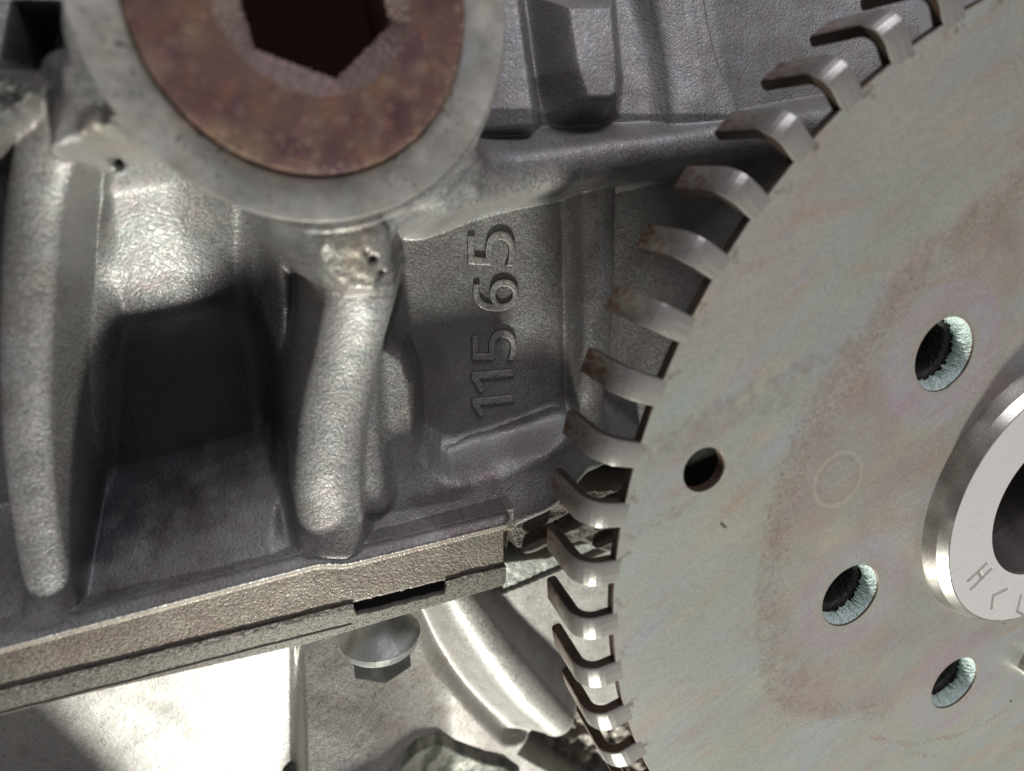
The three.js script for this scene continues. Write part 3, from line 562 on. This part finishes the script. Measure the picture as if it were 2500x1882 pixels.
{
  const s = new THREE.Shape(); s.absarc(0, 0, 0.62, 0, Math.PI * 2, false);
  for (const [x, y] of HOLES) { const p = new THREE.Path(); p.absarc(x, y, 0.056, 0, Math.PI * 2, true); s.holes.push(p); }
  const h0 = new THREE.Path(); h0.absarc(0, 0, 0.17, 0, Math.PI * 2, true); s.holes.push(h0);
  const g = new THREE.ExtrudeGeometry(s, { depth: 0.14, curveSegments: 80, bevelEnabled: true, bevelThickness: 0.006, bevelSize: 0.006, bevelSegments: 2 });
  g.translate(0, 0, -0.187); planar(g, 1.6); part('flange', g, M.dark, crank);
  for (const [x, y] of HOLES) {
    const pts = []; for (let i = 0; i < 14; i++) pts.push([i % 2 ? 0.05 : 0.0545, -0.045 - i * 0.0075]); pts.push([0.0001, -0.16]);
    part('threaded_hole', planar(lathe(pts, 48), 4), M.dark, crank, [x, y, 0]);
  }
}
const [pinX, pinY] = at(2226, 1428, 0.0);
const pin = thing('dowel_pin', 'round steel dowel pin standing out of the wheel face below the hub', 'pin', [pinX, pinY, 0]);
part('shaft', planar(lathe([[0.041, -0.03], [0.04, 0.035], [0.034, 0.045], [0.0001, 0.046]], 48), 3), M.steel, pin);

// ================================================================ OIL PAN
const pan = thing('oil_pan', 'pale cast aluminium oil pan below the block joint with a brightly lit flank', 'oil pan');
// rail that closes against the block
const railLow = (x) => (x < -1.5 ? lerp(-0.1885, -0.183, (x + 2.0) / 0.5) : lerp(-0.183, -0.1445, (x + 1.5) / 0.405));
{
  const z0 = zF - 0.004;
  const sh = new THREE.Shape(); const X0 = -2.4, X1 = -1.099, n = 70; const top = (x) => JOINT(x) - 0.004 - (x > -1.402 && x < -1.228 ? 0.021 : 0) - 0.0012 * (1 + n3(x * 40, 1, 0));
  sh.moveTo(X0, railLow(X0)); for (let i = 1; i <= n; i++) { const x = lerp(X0, X1 - 0.006, i / n); sh.lineTo(x, railLow(x)); }
  sh.lineTo(X1, railLow(X1) + 0.008); sh.lineTo(X1, top(X1));
  for (let i = 0; i <= 200; i++) { const x = lerp(X1, X0, i / 200); sh.lineTo(x, top(x)); }
  const g = new THREE.ExtrudeGeometry(sh, { depth: 0.3, bevelEnabled: true, bevelThickness: 0.003, bevelSize: 0.002, bevelOffset: -0.002, bevelSegments: 2 });
  g.translate(0, 0, z0 - 0.303); planar(g, 2.5);
  M.rail = new THREE.MeshStandardMaterial({ color: new THREE.Color().setRGB(0.235, 0.22, 0.19), map: castMap, bumpMap: castBump, bumpScale: 0.00003, roughnessMap: castRough, roughness: 0.85, metalness: 0.45 });
  part('rail', g, M.rail, pan);
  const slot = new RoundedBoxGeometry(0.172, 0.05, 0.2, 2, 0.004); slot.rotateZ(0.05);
  part('gap_shade', slot, new THREE.MeshStandardMaterial({ color: 0x070605, roughness: 0.9 }), pan, [-1.315, JOINT(-1.315) - 0.030, z0 - 0.112]);  // near-black block added to stand for the unlit inside of the slot
  // thin bead of sealant squeezed out along the joint
  const curve = new THREE.CatmullRomCurve3(Array.from({ length: 40 }, (_, i) => { const x = lerp(-2.3, -1.41, i / 39); return new THREE.Vector3(x, JOINT(x) - 0.043 + 0.001 * n3(i, 0, 0), z0 - 0.0015); }));
  M.seal = new THREE.MeshStandardMaterial({ color: new THREE.Color().setRGB(0.10, 0.075, 0.06), roughness: 0.6, map: castMap });
  part('sealant_line', new THREE.TubeGeometry(curve, 120, 0.0035, 6), M.seal, pan);
}
const panRidge = ridge([[985, 1290, 0.45, 0.045], [1060, 1400, 0.45, 0.055], [1140, 1500, 0.455, 0.06], [1215, 1575, 0.465, 0.05]], 0.8, 1.4);
const panGroove = ridge([[945, 1300, 0.5, 0.03], [985, 1420, 0.5, 0.028], [1060, 1530, 0.5, 0.026], [1140, 1620, 0.5, 0.03]], 0, 1);
const seamX = (y) => -1.525 + (y + 0.4) * 0.09;
const addedCaster = (x, y) => sstep(0.015, -0.015, x + 1.975 + (y + 0.96) * 0.22) * sstep(-0.90, -0.93, y);   // raised shape added out of frame so its shadow falls on the flank
const panEnd = outline([[1195, 1590], [1145, 1680], [1500, 1900], [1700, 1600], [1260, 1560]], 0.5);
function panZ(x, y) {
  let z = -0.5 + (y + 0.3) * 0.30;                                // flank leans towards the lamp as it goes down... away from the rail
  z = lerp(-0.505 + 0.22 * (y + 0.25), -0.52 + lerp(-0.3, 0.12, sstep(-1.40, -1.15, x)) * (y + 0.42), sstep(seamX(y) - 0.002, seamX(y) + 0.02, x));
  z = lerp(z, z + 0.012, sstep(seamX(y) - 0.012, seamX(y) - 0.004, x) * sstep(seamX(y) + 0.006, seamX(y) + 0.0, x));
  
  z = lerp(z, -0.9, sstep(-0.35, -0.335, y - (x + 1.0) * 0.25) * sstep(-1.075, -1.055, x));
  const g = panGroove(x, y); if (g > -0.56) z -= 0.03 * sstep(-0.54, -0.5, g);
  z = smax(z, panRidge(x, y), 0.02);
  const e = panEnd(x, y); z = lerp(z, z - 0.09 + 0.05 * fbm(x * 9, y * 9, 14, 3), sstep(0.004, -0.012, e));
  z = lerp(z, -0.15, addedCaster(x, y));
  z += 0.004 * fbm(x * 5, y * 5, 4, 2) + 0.0003 * n3(x * 60, y * 60, 5);
  return z;
}
function panColor(x, y, z) {
  const n = fbm(x * 6, y * 6, 11, 3), m = fbm(x * 12, y * 12, 21, 3); const sp = sstep(0.42, 0.6, fbm(x * 38, y * 38, 6, 2)) * 0.45; let r = (0.54 + 0.07 * n) * (1 - sp), g = (0.53 + 0.07 * n) * (1 - sp), b = (0.50 + 0.06 * n) * (1 - sp);
  const oil = clamp(sstep(0.1, 0.45, m) * 0.4 + 0.62 * sstep(seamX(y) - 0.01, seamX(y) + 0.02, x) * (0.75 + n) * sstep(-1.1, -1.2, x + 0.3 * (y + 0.5)) + sstep(-1.1, -1.0, x) * 0.3 * (0.6 + n));
  const en = sstep(0.0, -0.02, panEnd(x, y)), mo = 0.75 + 0.9 * fbm(x * 16, y * 16, 41, 3); r = lerp(r, 0.30 * mo, en); g = lerp(g, 0.265 * mo, en); b = lerp(b, 0.22 * mo, en);
  return [r * lerp(1, 0.68, oil), g * lerp(1, 0.62, oil), b * lerp(1, 0.6, oil)];
}
M.pan = M.cast.clone(); M.pan.bumpScale = 0.00004; M.pan.metalness = 0.3;
part('flank', finish(sheet(-2.7, 0.1, 560, -1.7, -0.1, 320, panZ, panColor)), M.pan, pan);
// shoulder under the block's right end
const shoulderSD = outline([[1080, 1208], [1190, 1198], [1240, 1172], [1300, 1162], [1420, 1160], [1440, 1400], [1290, 1340], [1200, 1300], [1080, 1310]], 0.5);
part('shoulder', finish(sheet(-1.16, -0.5, 200, -0.42, 0.06, 150, (x, y) => { const e = shoulderSD(x, y); return lerp(-0.8, -0.50 + 0.1 * (y + 0.15) + 0.002 * fbm(x * 20, y * 20, 8, 2), sstep(0.02, -0.015, e)); }, (x, y) => { const n = fbm(x * 9, y * 9, 3, 3); return [0.42 + 0.08 * n, 0.44 + 0.07 * n, 0.41 + 0.07 * n]; })), M.cast, pan);

// ================================================================ LOWER CASTING
const low = thing('lower_casting', 'dark mottled casting edge below the pale oil pan at the photo bottom', 'casting');
const lowSD = outline([[600, 1720], [672, 1650], [740, 1618], [800, 1596], [850, 1567], [895, 1557], [950, 1572], [1000, 1612], [1060, 1640], [1106, 1652], [1180, 1720], [1100, 1850], [600, 1850]], 0.55);
part('skin', finish(sheet(-1.95, -0.95, 260, -1.35, -0.6, 220, (x, y) => { const e = lowSD(x, y); return panZ(x, y) + lerp(-0.03, 0.022, sstep(0.012, -0.03, e)) + 0.002 * fbm(x * 14, y * 14, 3, 2); },
  (x, y) => { const n = fbm(x * 9, y * 9, 31, 4), t = sstep(-0.3, 0.3, n); return [lerp(0.08, 0.27, t), lerp(0.085, 0.268, t), lerp(0.068, 0.225, t)]; })), M.pan, low);

// ================================================================ FLANGE BOLT
M.boltTop = new THREE.MeshStandardMaterial({ color: new THREE.Color().setRGB(0.74, 0.75, 0.71), map: steelNoise, roughness: 0.34, metalness: 0.4, bumpMap: castBump, bumpScale: 0.00001 });
M.boltHex = new THREE.MeshStandardMaterial({ color: new THREE.Color().setRGB(0.13, 0.13, 0.125), map: steelNoise, roughness: 0.45, metalness: 0.7 });
const bolt = thing('flange_bolt', 'dark hex head flange bolt hanging below the oil pan rail', 'bolt', [-1.352, -0.248, -0.338]);
{
  const v = (pts, seg) => toCreasedNormals(new THREE.LatheGeometry(pts.map(([r, y]) => new THREE.Vector2(r, y)), seg), 0.5);
  part('flange', planar(v([[0.0001, 0.062], [0.03, 0.058], [0.046, 0.036], [0.058, 0.014], [0.082, -0.004], [0.085, -0.008], [0.085, -0.02], [0.078, -0.028], [0.055, -0.036], [0.0001, -0.036]], 96), 3), M.boltTop, bolt);
  const hx = new THREE.Shape(); for (let i = 0; i < 6; i++) { const a = (i * 60 - 88) * R2; i ? hx.lineTo(0.066 * Math.cos(a), 0.066 * Math.sin(a)) : hx.moveTo(0.066 * Math.cos(a), 0.066 * Math.sin(a)); } hx.closePath();
  const g = new THREE.ExtrudeGeometry(hx, { depth: 0.05, bevelEnabled: true, bevelThickness: 0.006, bevelSize: 0.005, bevelOffset: -0.005, bevelSegments: 3 });
  g.rotateX(Math.PI / 2); g.translate(0, -0.028, 0); planar(g, 3);
  part('hex_head', g, M.boltHex, bolt);
}

renderer.render(scene, camera);
